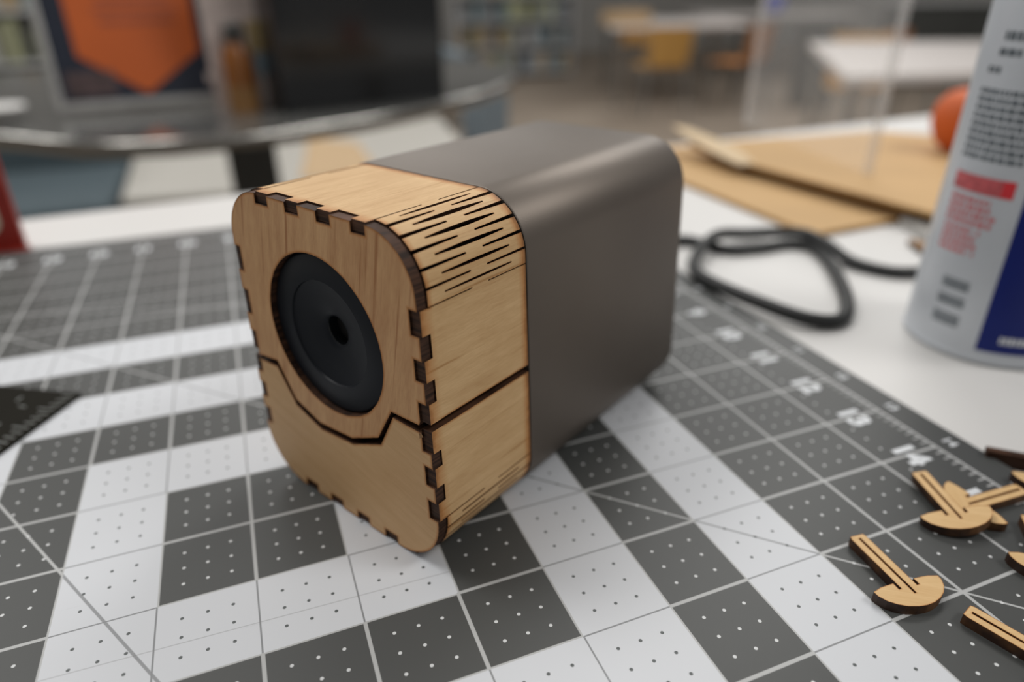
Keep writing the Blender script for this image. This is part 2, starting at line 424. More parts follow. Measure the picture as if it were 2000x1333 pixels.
# ================================================================== pencil sharpener
BX, BY, TH, BW, BH = 1.8953, -1.5384, -1.0585, 3.0284, 3.8698
KR, KL, KF, D = 0.0412, 0.0059, 0.0112, 1.5825
T = 0.118
def taper(s, b, z):
    t = BH - z
    return (s + KR*t*(s/BW) - KL*t*(1-s/BW) - BW, b - KF*t, z)
ps = empty('pencil_sharpener', (BX, BY, 0), TH)
tag(ps, 'grey metal electric pencil sharpener with a laser-cut birch front and black dial', 'pencil sharpener')
RU, RL = 0.62, 0.70
class Section:
    """outer outline of a wood wrap as (s, z) over arc length u"""
    def __init__(s, up):
        s.seg = []
        if up:   # left side up, over the top, down the right
            zl, zr = 1.80, 1.935
            s.straight((0, zl), (0, BH-RU)); s.arc((RU, BH-RU), RU, 180, 90); s.straight((RU, BH), (BW-RU, BH))
            s.arc((BW-RU, BH-RU), RU, 90, 0); s.straight((BW, BH-RU), (BW, zr))
        else:    # right side down, under, up the left
            zl, zr = 1.70, 1.85
            s.straight((BW, zr), (BW, RL)); s.arc((BW-RL, RL), RL, 0, -90); s.straight((BW-RL, 0), (RL, 0))
            s.arc((RL, RL), RL, -90, -180); s.straight((0, RL), (0, zl))
        s.cum = [0]
        for q in s.seg: s.cum.append(s.cum[-1]+q[0])
    def straight(s, a, b):
        a, b = Vector(a), Vector(b); L = (b-a).length; d = (b-a)/L; n = Vector((-d.y, d.x))
        s.seg.append((L, lambda u: (a+d*u, n)))
    def arc(s, c, r, a0, a1):
        L = r*math.radians(abs(a1-a0))
        def f(u):
            a = math.radians(a0+(a1-a0)*u/L); n = Vector((math.cos(a), math.sin(a)))
            return Vector(c)+n*r, n
        s.seg.append((L, f))
    def at(s, u):
        for i, q in enumerate(s.seg):
            if u <= s.cum[i+1]+1e-9 or i == len(s.seg)-1:
                return q[1](min(max(u-s.cum[i], 0), q[0]))
def build_wrap(name, up, rows_n, over, open_w, kerf):
    se = Section(up); c = se.cum; t0 = T+0.012; vt = 0.022
    cells = []      # (u0 func, u1 func, v0 or None for slit)
    dep = D-t0
    fr = [0, .045, .155, .163, .29, .412, .42, .5, .58, .588, .71, .837, .845, .915, 1.0]
    vs = [vt] + [t0+dep*k for k in fr]
    A_rng, B_rng = ((0, .42), (.58, 1)), ((.155, .845),)
    def width(k, frac, wmax):
        if k % 2 == 0:
            if frac <= .42: return kerf + wmax*(1-frac/.42) if frac < .42 else 0
            if frac >= .58: return kerf + wmax*((frac-.58)/.42) if frac > .58 else 0
            return 0
        if .155 < frac < .845: return kerf*(0.85 if frac < .17 or frac > .83 else 1) + wmax*1.15*math.sin(math.pi*(frac-.155)/.69)
        return 0
    lines = [(lambda f, u=0.0: 0.0, 0.0)]
    ul = []         # ordered list of (fn(frac)->u, burn)
    kinds = []      # kind of the cell after each line: v0 index or 'slit'
    def seg_tabs(u0, u1, ratios, first):
        tot = sum(ratios); u = u0
        for j, r_ in enumerate(ratios):
            wraptab = (j % 2 == 0) == first
            e = 0.03
            ul.append((lambda f, u=u: u, 0.9)); kinds.append(0 if wraptab else 1)
            un = u + (u1-u0)*r_/tot
            ul.append((lambda f, u=u+e: u, 0.0)); kinds.append(0 if wraptab else 1)
            ul.append((lambda f, u=un-e: u, 0.0)); kinds.append(0 if wraptab else 1)
            u = un
        ul.append((lambda f, u=u1: u, 0.9)); kinds.append(1)
    def hinge(u0, u1, down=True):
        step = (u1-u0)/(rows_n-1)
        for k in range(rows_n):
            uc = u0+step*k
            tt = k/(rows_n-1) if down else 1-k/(rows_n-1)      # 0 at the flat top, 1 at the side
            prof = open_w*1.25*(1-tt)**0.75*min(1.0, 0.12+tt*5)
            ul.append((lambda f, uc=uc, k=k, p=prof: uc-width(k, f, p)/2, 0.40, lambda f, k=k, p=prof: width(k, f, p))); kinds.append('slit')
            ul.append((lambda f, uc=uc, k=k, p=prof: uc+width(k, f, p)/2, 0.40, lambda f, k=k, p=prof: width(k, f, p))); kinds.append(1)
            if k < rows_n-1:
                ul.append((lambda f, uc=uc, p=prof: uc+step*.30, 0.0)); kinds.append(1)
                ul.append((lambda f, uc=uc, p=prof: uc+step*.70, 0.0)); kinds.append(1)
    if up:
        seg_tabs(c[0], c[1]-over, (.22, .2, .26, .21, .25), True); hinge(c[1]-over, c[2], False)
        seg_tabs(c[2], c[3], (.235, .332, .228, .32, .224, .331, .215), True); hinge(c[3], c[4]+over)
        seg_tabs(c[4]+over, c[5], (.26, .255, .23, .245, .225), True)
    else:
        seg_tabs(c[0], c[1]-over, (.25, .18, .228, .194, .225), True); hinge(c[1]-over, c[2])
        seg_tabs(c[2], c[3], (.245, .346, .244, .344, .263, .333, .268), True); hinge(c[3], c[4]+over)
        seg_tabs(c[4]+over, c[5], (.25, .2, .228, .194, .225), True)
    key = {}; V = []; info = []
    def vert(li, vi):
        frac = fr[max(vi-1, 0)]; u = ul[li][0](frac); v = vs[vi]
        kk = (round(u, 4), round(v, 4))
        if kk not in key:
            key[kk] = len(V); V.append((u, v)); b = ul[li][1]
            if len(ul[li]) > 2 and ul[li][2](frac) == 0: b = 0.0
            if b > 0.85 and 0 < li < len(ul)-1 and vi > 1: b = 0.0
            tabzone = (kinds[li] != 'slit' and len(ul[li]) == 2 and not (c[1]-over-1e-6 <= u <= c[2]+1e-6 or c[3]-1e-6 <= u <= c[4]+over+1e-6))
            if vi == 0: b = 0.8
            if vi == 1: b = max(b if not tabzone else 0.0, 0.28 if tabzone else 0.8)
            if vi == len(vs)-1: b = 1.0
            info.append(b)
        return key[kk]
    F = []
    for li in range(len(ul)-1):
        kd = kinds[li]
        if kd == 'slit': continue
        for vi in range(kd, len(vs)-1):
            q = [vert(li, vi), vert(li+1, vi), vert(li+1, vi+1), vert(li, vi+1)]
            q2 = []
            for a in q:
                if a not in q2: q2.append(a)
            if len(q2) >= 3: F.append(q2)
    nV = len(V); P3 = []
    for u, v in V:
        p, nn = se.at(u); P3.append(taper(p.x, v, p.y))
    for u, v in V:
        p, nn = se.at(u); p = p-nn*T; P3.append(taper(p.x, v, p.y))
    cnt = {}
    for f in F:
        for a, b in zip(f, f[1:]+f[:1]): cnt[(a, b)] = cnt.get((a, b), 0)+1
    faces = [(f, 0) for f in F] + [([i+nV for i in f[::-1]], 1) for f in F]
    for (a, b) in cnt:
        if (b, a) not in cnt: faces.append(([b, a, a+nV, b+nV], 1))
    me = bpy.data.meshes.new(name); me.from_pydata([Vector(p)*S for p in P3], [], [f for f, _ in faces]); me.update()
    for mm in ('birch_wrap', 'charred_edge'): me.materials.append(MAT[mm])
    for p, (f, mi) in zip(me.polygons, faces): p.material_index = mi
    at = me.attributes.new('burn', 'FLOAT', 'POINT')
    for i in range(nV): at.data[i].value = info[i]
    uvl = me.uv_layers.new(name='UVMap')
    for lp in me.loops:
        u, v = V[lp.vertex_index % nV]; uvl.data[lp.index].uv = (u+0.7, v)
    bm = bmesh.new(); bm.from_mesh(me); bmesh.ops.recalc_face_normals(bm, faces=bm.faces); bm.to_mesh(me); bm.free()
    o = bpy.data.objects.new(name, me); COL.objects.link(o); o.parent = ps
    return o, se
wu, seU = build_wrap('upper_wood_wrap', True, 13, 0.10, 0.031, 0.017)
tag(wu, 'pale birch wrap with a slitted living hinge over each corner')
wl, seL = build_wrap('lower_wood_wrap', False, 15, 0.03, 0.002, 0.018)
tag(wl, 'birch wrap of the lower drawer with closed hinge slits')

def plate_edge(se, ranges, inset_tab, inset_rec, over):
    """outline points following the wrap: front tabs reach almost the outer face, recesses stay inside the wrap"""
    pts = []
    for (u0, u1, rec) in ranges:
        ins = inset_rec if rec else inset_tab
        k = max(1, int(abs(u1-u0)/0.06))
        for i in range(k+1):
            u = u0+(u1-u0)*i/k; p, nn = se.at(u); q = p-nn*ins
            pts.append((q.x, q.y))
    return pts
def tab_ranges(u0, u1, ratios):
    tot = sum(ratios); u = u0; out = []
    for j, r_ in enumerate(ratios):
        un = u+(u1-u0)*r_/tot; out.append((u, un, j % 2 == 0)); u = un
    return out
def clean(pts):
    out = []
    for p in pts:
        if not out or (Vector(p)-Vector(out[-1])).length > 1e-4: out.append(p)
    return out
c = seU.cum; ov = 0.10
rU = tab_ranges(c[0], c[1]-ov, (.22, .2, .26, .21, .25)) + [(c[1]-ov, c[2], False)] + tab_ranges(c[2], c[3], (.235, .332, .228, .32, .224, .331, .215)) + [(c[3], c[4]+ov, False)] + tab_ranges(c[4]+ov, c[5], (.26, .255, .23, .245, .225))
edgeU = plate_edge(seU, rU, 0.018, T+0.008, ov)
# flatten the tabs on the bends: straight tangents are fine
lowU = [(2.882, 1.884), (2.48, 1.874), (2.218, 1.441), (1.756, 1.226), (1.188, 1.187), (0.766, 1.344), (0.502, 1.787), (0.126, 1.742)]
front = lambda u, v, t: taper(u, t, v)
hole = [(1.50+0.935*math.cos(2*math.pi*k/72), 2.425+0.935*math.sin(2*math.pi*k/72)) for k in range(72)]
edgeU = [p for p in edgeU]
fu = plate('upper_front_plate', clean(edgeU + lowU[0:]), [hole], T, ['birch_front', 'charred_edge'], ps, front)
tag(fu, 'reddish birch face plate with a round dial hole')
c = seL.cum; ov = 0.03
rL = tab_ranges(c[0], c[1]-ov, (.25, .18, .228, .194, .225)) + [(c[1]-ov, c[2], False)] + tab_ranges(c[2], c[3], (.245, .346, .244, .344, .263, .333, .268)) + [(c[3], c[4]+ov, False)] + tab_ranges(c[4]+ov, c[5], (.25, .2, .228, .194, .225))
edgeL = plate_edge(seL, rL, 0.012, T+0.008, ov)
lowL = [(0.126, 1.685), (0.48, 1.700), (0.764, 1.262), (1.20, 1.103), (1.762, 1.150), (2.251, 1.368), (2.496, 1.815), (2.895, 1.800)]
fd = plate('lower_front_plate', clean(edgeL + lowL), [], T, ['birch_lower', 'charred_edge'], ps, front)
tag(fd, 'birch face plate of the lower drawer')
# dark body behind the wood, seen through gaps and slits
core = rrect(T+0.03, BW-T-0.03, T+0.03, BH-T-0.03, 0.5)
MB().prism(core, 0, D-T-0.25).build('inner_body', 'core_black', ps, fn=lambda x, y, z: taper(x, z+T+0.22, y))
# dial
db = MB(); prof = [(0.93, 0.30), (0.93, 0.095), (0.918, 0.072), (0.895, 0.062), (0.622, 0.062), (0.612, 0.085), (0.595, 0.092), (0.42, 0.122), (0.24, 0.165), (0.185, 0.185), (0.170, 0.20)]
db.lathe([(r, -z) for r, z in prof], 72, mi=0, cap=False)
dial = db.build('sharpening_dial', 'black_plastic', ps, smooth=True, fn=lambda x, y, z: taper(1.50+x, -z, 2.425+y))
MB().lathe([(0.170, -0.20), (0.160, -0.22), (0.160, -0.27), (0.175, -0.28), (0.175, -0.36), (0.150, -0.37), (0.150, -0.6), (0.01, -0.62)], 32, cap=False).build('pencil_hole', 'black_gloss', dial, smooth=True, fn=lambda x, y, z: taper(1.50+x, -z, 2.425+y))
# metal housing: rounded tube with a softened rear
LEN = 5.30
mbm = MB(); rows = []
def ring(ins, b): return [(x, y, b) for x, y in rrect(-0.012+ins, BW+0.012-ins, 0.035+ins, BH+0.012-ins, max(0.64-ins, 0.05), 14)]
prof = [(0.20, D+0.02), (0.045, D+0.02), (0.012, D+0.022), (0.0, D+0.04), (0.0, LEN-0.12), (0.012, LEN-0.06), (0.045, LEN-0.02), (0.10, LEN), (0.5, LEN)]
k = len(ring(0, 0)); vs = []; fs = []
for ins, b in prof: vs += ring(ins, b)
for i in range(len(prof)-1):
    for j in range(k): fs.append((i*k+j, i*k+(j+1) % k, (i+1)*k+(j+1) % k, (i+1)*k+j))
fs.append(tuple((len(prof)-1)*k+j for j in range(k))); fs.append(tuple(range(k)))
mbm.add(vs, fs)
hs = mbm.build('metal_housing', 'satin_metal', ps, smooth=True, fn=lambda x, y, z: taper(x, z, y)); tag(hs, 'satin grey-brown metal housing')
for fx, fb in ((0.75, 2.2), (2.28, 2.2), (0.75, 4.8), (2.28, 4.8)):
    MB().lathe([(0.16, 0), (0.17, 0.02), (0.17, 0.04)], 16, (fx, fb, 0)).build('rubber_foot', 'rubber', ps, fn=lambda x, y, z: taper(x, y, z))

# ================================================================== power cord
pts = [(5.75, 2.45, 0.5), (6.3, 3.0, 0.32), (8.1, 5.0, 0.12), (9.4, 6.55, 0.12), (10.66, 6.75, 0.02), (11.05, 6.33, 0.0), (11.35, 5.72, 0.0), (12.14, 5.53, 0.0), (12.95, 5.52, 0.0), (13.33, 5.12, 0.0),
       (13.02, 4.24, 0.0), (12.21, 2.98, 0.0), (11.47, 2.09, 0.0), (10.82, 1.66, 0.0), (10.22, 1.86, 0.06), (9.8, 2.69, 0.12), (9.52, 3.86, 0.14), (9.62, 4.65, 0.13), (10.2, 5.44, 0.10),
       (11.0, 6.02, 0.24), (11.6, 6.32, 0.2), (12.3, 6.36, 0.1), (12.98, 6.10, 0.12), (13.38, 5.45, 0.24), (13.40, 4.65, 0.18), (13.40, 3.89, 0.03), (13.72, 3.2, 0.0), (14.22, 2.91, 0.0), (14.9, 2.83, 0.0), (16.5, 3.0, 0.0), (19, 2.2, 0.0), (24, 1.0, 0.0)]
pc = MB().tube(catmull(pts, 7), 0.14, 10).build('power_cord', 'cable_black', smooth=True)
tag(pc, 'black power cord lying in a loose loop on the white table behind the sharpener', 'power cord')

# ================================================================== cardboard and offcuts
def sheet(name, poly, z0, z1, label, cat='cardboard', mats=('cardboard', 'cardboard_side')):
    o = MB().prism(poly, z0, z1, 0, 1).build(name, list(mats)); tag(o, label, cat); return o
sheet('cardboard_sheet', [(14.1, 5.86), (17.3, 5.98), (24.0, 7.6), (24.0, 16.0), (15.0, 16.6), (14.05, 12.0)], TZ, 0.02, 'flat tan cardboard sheet lying directly on the white table by the cord')
up_poly = [(16.45, 14.9), (16.35, 11.2), (17.15, 4.55), (20.5, 3.6), (27.5, 6.2), (27.6, 10.5), (24.6, 14.05)]
us = empty('cardboard_sheet', (0, 0, 0)); tag(us, 'upper tan cardboard sheet with a torn curled corner, raised over the flat sheet', 'cardboard')
MB().prism(up_poly, 0.33, 0.45, 0, 1).build('board', ['cardboard', 'cardboard_side'], us)
fl_pts = []
for i in range(9):
    t = i/8; cx, cy = 16.42-0.25*t, 15.6-4.3*t; zz = 0.46+0.42*(1-t)**2
    fl_pts.append(((cx-0.30+0.1*t, cy, zz+0.14*(1-t)), (cx+0.45+0.55*math.sin(math.pi*t), cy+0.1, zz-0.01)))
fb = MB(); vs = []
for a, b in fl_pts: vs += [a, b, (b[0], b[1], b[2]-0.05), (a[0], a[1], a[2]-0.05)]
fs = []
for i in range(8):
    for j in range(4): fs.append((i*4+j, i*4+(j+1) % 4, (i+1)*4+(j+1) % 4, (i+1)*4+j))
fs += [(0, 1, 2, 3), (32, 35, 34, 33)]
fb.add(vs, fs).build('torn_flap', 'torn_paper', us, smooth=True)
sheet('cardboard_offcut', [(18.6, 8.2), (22.6, 8.4), (22.8, 12.6), (18.4, 12.8)], 0.025, 0.325, 'thick cardboard offcut sandwiched between the two tan sheets')
sheet('metal_strip', [(17.05, 5.85), (17.5, 5.85), (16.6, 3.3), (16.0, 3.3)], TZ, 0.10, 'pale grey strip lying beside the cardboard near the spray can', 'strip', ('grey_strip', 'grey_strip'))
sheet('wood_offcut', [(15.95, 4.6), (16.15, 4.4), (15.75, 3.3), (15.4, 3.45)], TZ, 0.02, 'small brown wood offcut on the white table next to the spray can', 'offcut', ('brown_wood', 'charred_clip'))

# ================================================================== orange ball
ob = empty('foam_ball', (24.15, 9.9, 0.45)); tag(ob, 'orange rounded foam ball on the upper cardboard sheet behind the spray can', 'ball')
MB().lathe([(0.12, 0.0), (0.52, 0.05), (0.86, 0.35), (1.06, 0.85), (1.10, 1.2), (1.0, 1.62), (0.74, 1.93), (0.4, 2.08), (0.02, 2.12)], 32).build('ball', 'orange_foam', ob, smooth=True)
MB().lathe([(0.16, 2.10), (0.14, 2.2), (0.04, 2.23)], 12).build('ball_nub', 'orange_foam', ob, smooth=True)

# ================================================================== acrylic panel
ac = empty('acrylic_panel', (0, 0, 0)); tag(ac, 'clear acrylic panel standing upright across the upper cardboard sheet', 'panel')
ax0, ay0, ax1, ay1 = 18.85, 8.75, 20.9, 17.3
L = math.hypot(ax1-ax0, ay1-ay0); an = math.atan2(ay1-ay0, ax1-ax0)
rot = lambda x, y, z: (ax0+x*math.cos(an)-y*math.sin(an), ay0+x*math.sin(an)+y*math.cos(an), z)
MB().box(0.1, L-0.1, -0.06, 0.06, 0.455, 14).build('clear_sheet', 'acrylic', ac, fn=rot)
for e0, e1 in ((0, 0.1), (L-0.1, L)):
    MB().box(e0-0.08, e1+0.08, -0.08, 0.08, 0.455, 14).build('polished_edge', 'acrylic_edge', ac, fn=rot)

# ================================================================== spray can
CX, CY, CR = 12.97, 0.30, 1.31
cn = empty('spray_can', (CX, CY, TZ)); tag(cn, 'silver and blue aerosol spray can standing on the white table', 'spray can')
MB().lathe([(1.20, 0.0), (1.30, 0.03), (1.33, 0.09), (1.30, 0.16), (CR, 0.20), (CR, 7.0), (1.28, 7.1), (1.1, 7.5), (0.75, 7.75)], 64).build('can_body', 'can_silver', cn, smooth=True)
MB().lathe([(0.72, 7.75), (0.72, 8.6), (0.66, 8.75), (0.3, 8.8)], 32).build('can_cap', 'print_white', cn, smooth=True)
# direction from the can towards the camera
ca = math.atan2(-7.17-CY, 0.637-CX)
def patch(a0, a1, z0, z1, mat, name, r=CR+0.006, skew=0.0):
    k = max(2, int(abs(a1-a0)/0.05)); b = MB(); vs = []; fs = []
    for i in range(k+1):
        a = a0+(a1-a0)*i/k
        for rr in (r, r-0.004):
            vs += [(rr*math.cos(a), rr*math.sin(a), z0), (rr*math.cos(a), rr*math.sin(a), z1)]
    for i in range(k):
        p, q = i*4, (i+1)*4
        fs += [(p, q, q+1, p+1), (p+2, p+3, q+3, q+2), (p+1, q+1, q+3, p+3), (p, p+2, q+2, q)]
    fs += [(0, 1, 3, 2), (k*4, k*4+2, k*4+3, k*4+1)]
    return b.add(vs, fs)
AB = ca - 0.03       # where the blue panel starts (camera side), increasing angle = towards picture right
patch(AB, AB+3.6, 0.27, 6.9, 'can_blue', 'b').build('blue_label', 'can_blue', cn, smooth=True)
def text_rows(name, a0, a1, z1, rows, h, mat, gap=0.45, fill=0.8):
    b = MB(); z = z1
    for r_ in range(rows):
        a = a0
        while a < a1-0.02:
            w = random.uniform(0.03, 0.11); e = min(a+w, a1 - (0 if random.random() < .8 else 0.1))
            if e > a:
                q = patch(a, e, z-h*0.62, z, mat, name); b.add(q.v, q.f)
            a += w+0.025
        z -= h
    return tag(b.build(name, mat, cn), kind='stuff')
text_rows('small_print', ca-0.95, ca-0.14, 4.42, 9, 0.122, 'print_black')
text_rows('heading_print', ca-0.80, ca-0.42, 5.24, 1, 0.20, 'print_black')
text_rows('heading_print', ca-0.82, ca-0.50, 5.00, 1, 0.16, 'print_black')
text_rows('heading_print', ca-0.92, ca-0.72, 4.74, 1, 0.15, 'print_black')
patch(ca-0.95, ca-0.28, 2.85, 3.12, '', '').build('red_bar', 'print_redbar', cn, smooth=True)
patch(ca-0.28, ca-0.15, 2.85, 3.12, '', '').build('red_bar', 'print_red', cn, smooth=True)
text_rows('red_print', ca-0.92, ca-0.26, 2.76, 4, 0.12, 'print_redtext')
text_rows('red_print', ca-0.90, ca-0.38, 2.26, 4, 0.12, 'print_redtext')
bb = MB()
for q0 in (1.18, 0.88, 0.56):
    z = q0+0.2
    while z > q0+0.02:
        hh = random.uniform(0.012, 0.035); qq = patch(ca-0.66, ca-0.30, z-hh, z, '', ''); bb.add(qq.v, qq.f); z -= hh+random.uniform(0.012, 0.025)
tag(bb.build('barcode', 'print_black', cn), kind='stuff')
bl = MB(); a = ca+0.20
while a < ca+0.9:
    w = random.uniform(0.03, 0.06); qq = patch(a, a+w, 0.46, 0.58, '', '', CR+0.012); bl.add(qq.v, qq.f); a += w+0.015
tag(bl.build('white_lettering', 'print_white', cn), kind='stuff')

# ================================================================== laser-cut clips
def clip_outline():
    # half-moon foot with clipped tips, then the slotted stem
    h = [(-0.41, -0.01), (-0.405, -0.07), (-0.36, -0.15), (-0.29, -0.215), (-0.2, -0.265), (-0.1, -0.295)]
    p = h + [(0, -0.305)] + [(-x, y) for x, y in h[::-1]]
    p += [(0.30, 0.02), (0.13, 0.03), (0.13, -0.055), (0.098, -0.055), (0.098, 0.70), (0.085, 0.74), (-0.085, 0.74), (-0.098, 0.70), (-0.098, -0.055), (-0.13, -0.055), (-0.13, 0.03), (-0.30, 0.02)]
    return clean(p)
slot = [(-0.011, -0.14), (0.011, -0.14), (0.013, 0.69), (-0.013, 0.69)]
def make_clip():
    e = empty('wooden_clip')
    f = plate('clip_plate', clip_outline(), [slot], 0.12, ['birch_clip', 'charred_clip'], e, lambda u, v, t: (u, v, 0.12-t), 0.012)
    return e
proto = make_clip()
clips = [((6.42, -3.75, 0.0), -0.10, 0, 0, 'birch anchor-shaped clip lying alone on the mat nearest the sharpener'),
         ((7.86, -3.17, 0.05), -0.33, 0, -8.5, 'birch anchor-shaped clip resting across another clip, stem towards the number 14'),
         ((8.32, -3.12, 0.0), -1.62, 0, 0, 'birch anchor-shaped clip lying flat beneath the overlapping clip, stem pointing right'),
         ((6.92, -4.95, 0.0), 0.30, 0, 0, 'birch anchor-shaped clip at the bottom right corner of the picture, stem pointing up'),
         ((8.17, -4.10, 0.0), -0.70, 0, 0, 'birch anchor-shaped clip cut off by the right edge, below the crossed clips'),
         ((9.56, -3.15, 0.0), -0.78, 0, 0, 'birch anchor-shaped clip nearest the mat edge at the far right of the pile')]
for i, (loc, rz, rx, ry, lab) in enumerate(clips):
    o = proto if i == 0 else copy_tree(proto)
    o.location = W(*loc); o.rotation_euler = (math.radians(rx), math.radians(ry), rz)
    tag(o, lab, 'clip', 'laser-cut clips scattered on the mat')
ed = MB().prism([(-0.4, -0.06), (0.5, -0.06), (0.5, 0.06), (-0.4, 0.06)], 0, 0.22, 0).build('wooden_offcut', ['charred_edge'], loc=(9.75, -2.66, TZ), rz=-0.75)
tag(ed, 'dark scorched strip of wood at the mat edge beyond the clips', 'offcut')

# ================================================================== black ruler
rl = empty('black_ruler', (-2.37, 4.10, 0.0), math.atan2(-1.34, -0.83)); tag(rl, 'black ruler with pale tick marks lying on the mat at the left edge', 'ruler')
MB().box(0, 6.5, -6.5, 0, 0.0, 0.055).build('ruler_body', 'ruler_black', rl, bevel=0.008)
for k in range(1, 52):
    MB().box(k*0.125-0.010, k*0.125+0.010, -(0.34 if k % 4 == 0 else 0.24), -0.06, 0.0555, 0.0575).build('tick_mark', 'ruler_mark', rl)
for k in range(1, 7):
    text_mesh('ruler_number', str(k), 0.17, 'ruler_mark', rl, (k*0.5, -0.62, 0.057), (0, 0, math.pi), 0.004)
    text_mesh('ruler_number', str(k), 0.17, 'ruler_mark', rl, (0.32, -0.35-k*0.5, 0.057), (0, 0, math.pi/2), 0.004)

# ================================================================== red sign
rs = empty('red_sign', (-4.86, 13.1, TZ)); tag(rs, 'red placard with a cream rounded panel standing at the far left of the table', 'sign')
MB().box(-5, 0, 0, 0.25, 0, 4.2).build('red_board', 'red_acrylic', rs, bevel=0.03)
MB().prism(rrect(-4.55, -0.36, 0.42, 3.6, 0.35), 0, 0.02).build('cream_panel', 'cream', rs, fn=lambda x, y, z: (x, -0.025+z, y))
MB().box(-5, 0.1, -0.6, 0, 0, 0.05).build('sign_foot', 'red_acrylic', rs)

# ================================================================== round counter behind
rt = empty('round_counter', (0, 0, FZ)); tag(rt, 'round glossy dark counter with a metal rim behind the work table', 'counter')
ZC = -0.8 - FZ
arc = [(-10.66, 36.5), (-6.65, 32.84), (-3.12, 31.35), (0.42, 31.4), (4.33, 32.4), (8.94, 34.46), (15.04, 38.85), (18.47, 42.31), (23.5, 50), (24, 62), (14, 73), (-8, 75), (-22, 66), (-25, 52), (-18, 42)]
cl = [tuple(p) for p in catmull([(x, y, 0) for x, y in arc], 6, True)]
cen = Vector((0, 52, 0))
inn = [(Vector(p)-cen)*0.985+cen for p in cl]
MB().prism([(p[0], p[1]) for p in inn], ZC-0.5, ZC).build('counter_top', 'counter_dark', rt)
rim = MB(); k = len(cl); vs = []; fs = []
rp = [(0.985, 0.0), (0.993, -0.03), (1.0, -0.14), (1.003, -0.40), (1.0, -0.68), (0.99, -0.86), (0.97, -0.9), (0.97, -0.5)]
for sc_, dz in rp: vs += [tuple((Vector(p)-cen)*sc_+cen+Vector((0, 0, ZC+dz))) for p in cl]
for q in range(len(rp)):
    for i in range(k): j = (i+1) % k; fs.append((q*k+i, q*k+j, ((q+1) % len(rp))*k+j, ((q+1) % len(rp))*k+i))
rim.add(vs, fs).build('counter_rim', 'counter_rim', rt, smooth=True)
MB().box(-0.2, 3.4, 50, 54, 0.8, ZC-0.9).build('pedestal', 'dark_metal', rt, bevel=0.1)
MB().lathe([(14, 0), (14, 0.5), (2, 0.9)], 40, (1.6, 52, 0)).build('pedestal_base', 'dark_metal', rt, smooth=True)
# poster in a sloping frame
pf = empty('poster_frame', (-8.6, 40.9, -0.645), math.atan2(1.1, 10.2)); tag(pf, 'silver framed navy poster with a big orange pointed shape on the round counter', 'poster')
lean = math.radians(14); PW, PH = 10.75, 13.4
pl = lambda x, y, z: (x, z*math.sin(lean)+y*math.cos(lean), z*math.cos(lean)-y*math.sin(lean)+0.15)
MB().box(0.2, PW-0.2, 0.10, 0.22, 0.2, PH-0.2).build('poster_sheet', 'poster_navy', pf, fn=pl)
for (a0, a1, b0, b1) in ((0, 0.38, 0, PH), (PW-0.38, PW, 0, PH), (0.38, PW-0.38, 0, 0.42), (0.38, PW-0.38, PH-0.38, PH)):
    MB().box(a0, a1, -0.03, 0.25, b0, b1).build('frame_bar', 'steel', pf, fn=pl, bevel=0.05)
hx = [(4.95, 0.7), (8.2, 2.95), (8.5, 9.8), (5.1, 12.2), (1.55, 9.8), (1.65, 2.95)]
MB().prism(hx, 0.075, 0.098).build('orange_shape', 'poster_orange', pf, fn=lambda x, y, z: pl(x, z, y))
for r_, (t0, t1) in enumerate([(3.2, 7.2), (3.0, 7.4), (3.3, 7.0), (3.0, 7.3), (3.4, 6.8)]):
    MB().box(t0, t1, 0.060, 0.074, 4.6+r_*0.62, 4.88+r_*0.62).build('text_line', 'poster_text', pf, fn=pl)
MB().box(0.8, 3.3, 0.06, 0.099, 0.75, 2.1).build('printed_photo', 'poster_photo', pf, fn=pl)
MB().box(8.35, 8.9, 0.06, 0.099, 1.1, 1.7).build('printed_logo', 'card_pink', pf, fn=pl)
MB().box(3.5, 6.8, 1.2, 4.2, -0.14, 0.0).build('frame_foot', 'steel', pf)
# black bin
bn = empty('black_bin', (3.6, 36.4, -0.8), math.atan2(1.9, 10.2)); tag(bn, 'tall glossy black box standing on the round counter', 'box')
MB().box(0, 10.4, 0, 8.5, 0.02, 11).build('bin_body', 'black_gloss', bn, bevel=0.12)
MB().box(-0.05, 10.45, -0.05, 8.55, 11, 11.4).build('bin_lid', 'black_plastic', bn, bevel=0.08)
# amber bottle and cards
bo = empty('amber_bottle', (1.55, 38.6, -0.8)); tag(bo, 'amber bottle with a dark cap between the poster and the black box', 'bottle')
MB().lathe([(0.75, 0), (0.85, 0.08), (0.85, 2.0), (0.84, 3.1), (0.5, 3.7), (0.42, 3.9)], 28).build('bottle_body', 'amber', bo, smooth=True)
MB().lathe([(0.52, 3.88), (0.54, 4.7), (0.45, 4.8)], 20).build('bottle_cap', 'dark_metal', bo, smooth=True)
MB().lathe([(0.862, 0.0), (0.862, 1.5)], 28, cap=False).build('bottle_label', 'brown_wood', bo, smooth=True)
bc = empty('brochure_card', (2.35, 38.0, -0.8), 0.1); tag(bc, 'pale upright brochure with coloured blocks beside the black box', 'brochure')
MB().box(-2.2, 1.25, 1.6, 1.75, 0, 8.5).build('card_sheet', 'card_pink', bc)
MB().box(0.15, 1.15, 1.55, 1.59, 3.2, 4.9).build('yellow_block', 'card_yellow', bc)
MB().box(0.15, 1.15, 1.55, 1.59, 1.9, 3.1).build('blue_block', 'card_blue', bc)
wc = MB().lathe([(0.55, 0), (0.8, 0.1), (1.3, 0.75), (1.25, 0.85), (0.2, 0.8)], 24).build('reflection_blob', 'table_white', loc=(-11.35, 40.8, -0.8), smooth=True)  # white solid added in place of a bright lamp reflection on the counter
tag(wc, 'white blob standing in for a lamp reflection on the round counter left of the poster', 'reflection stand-in')

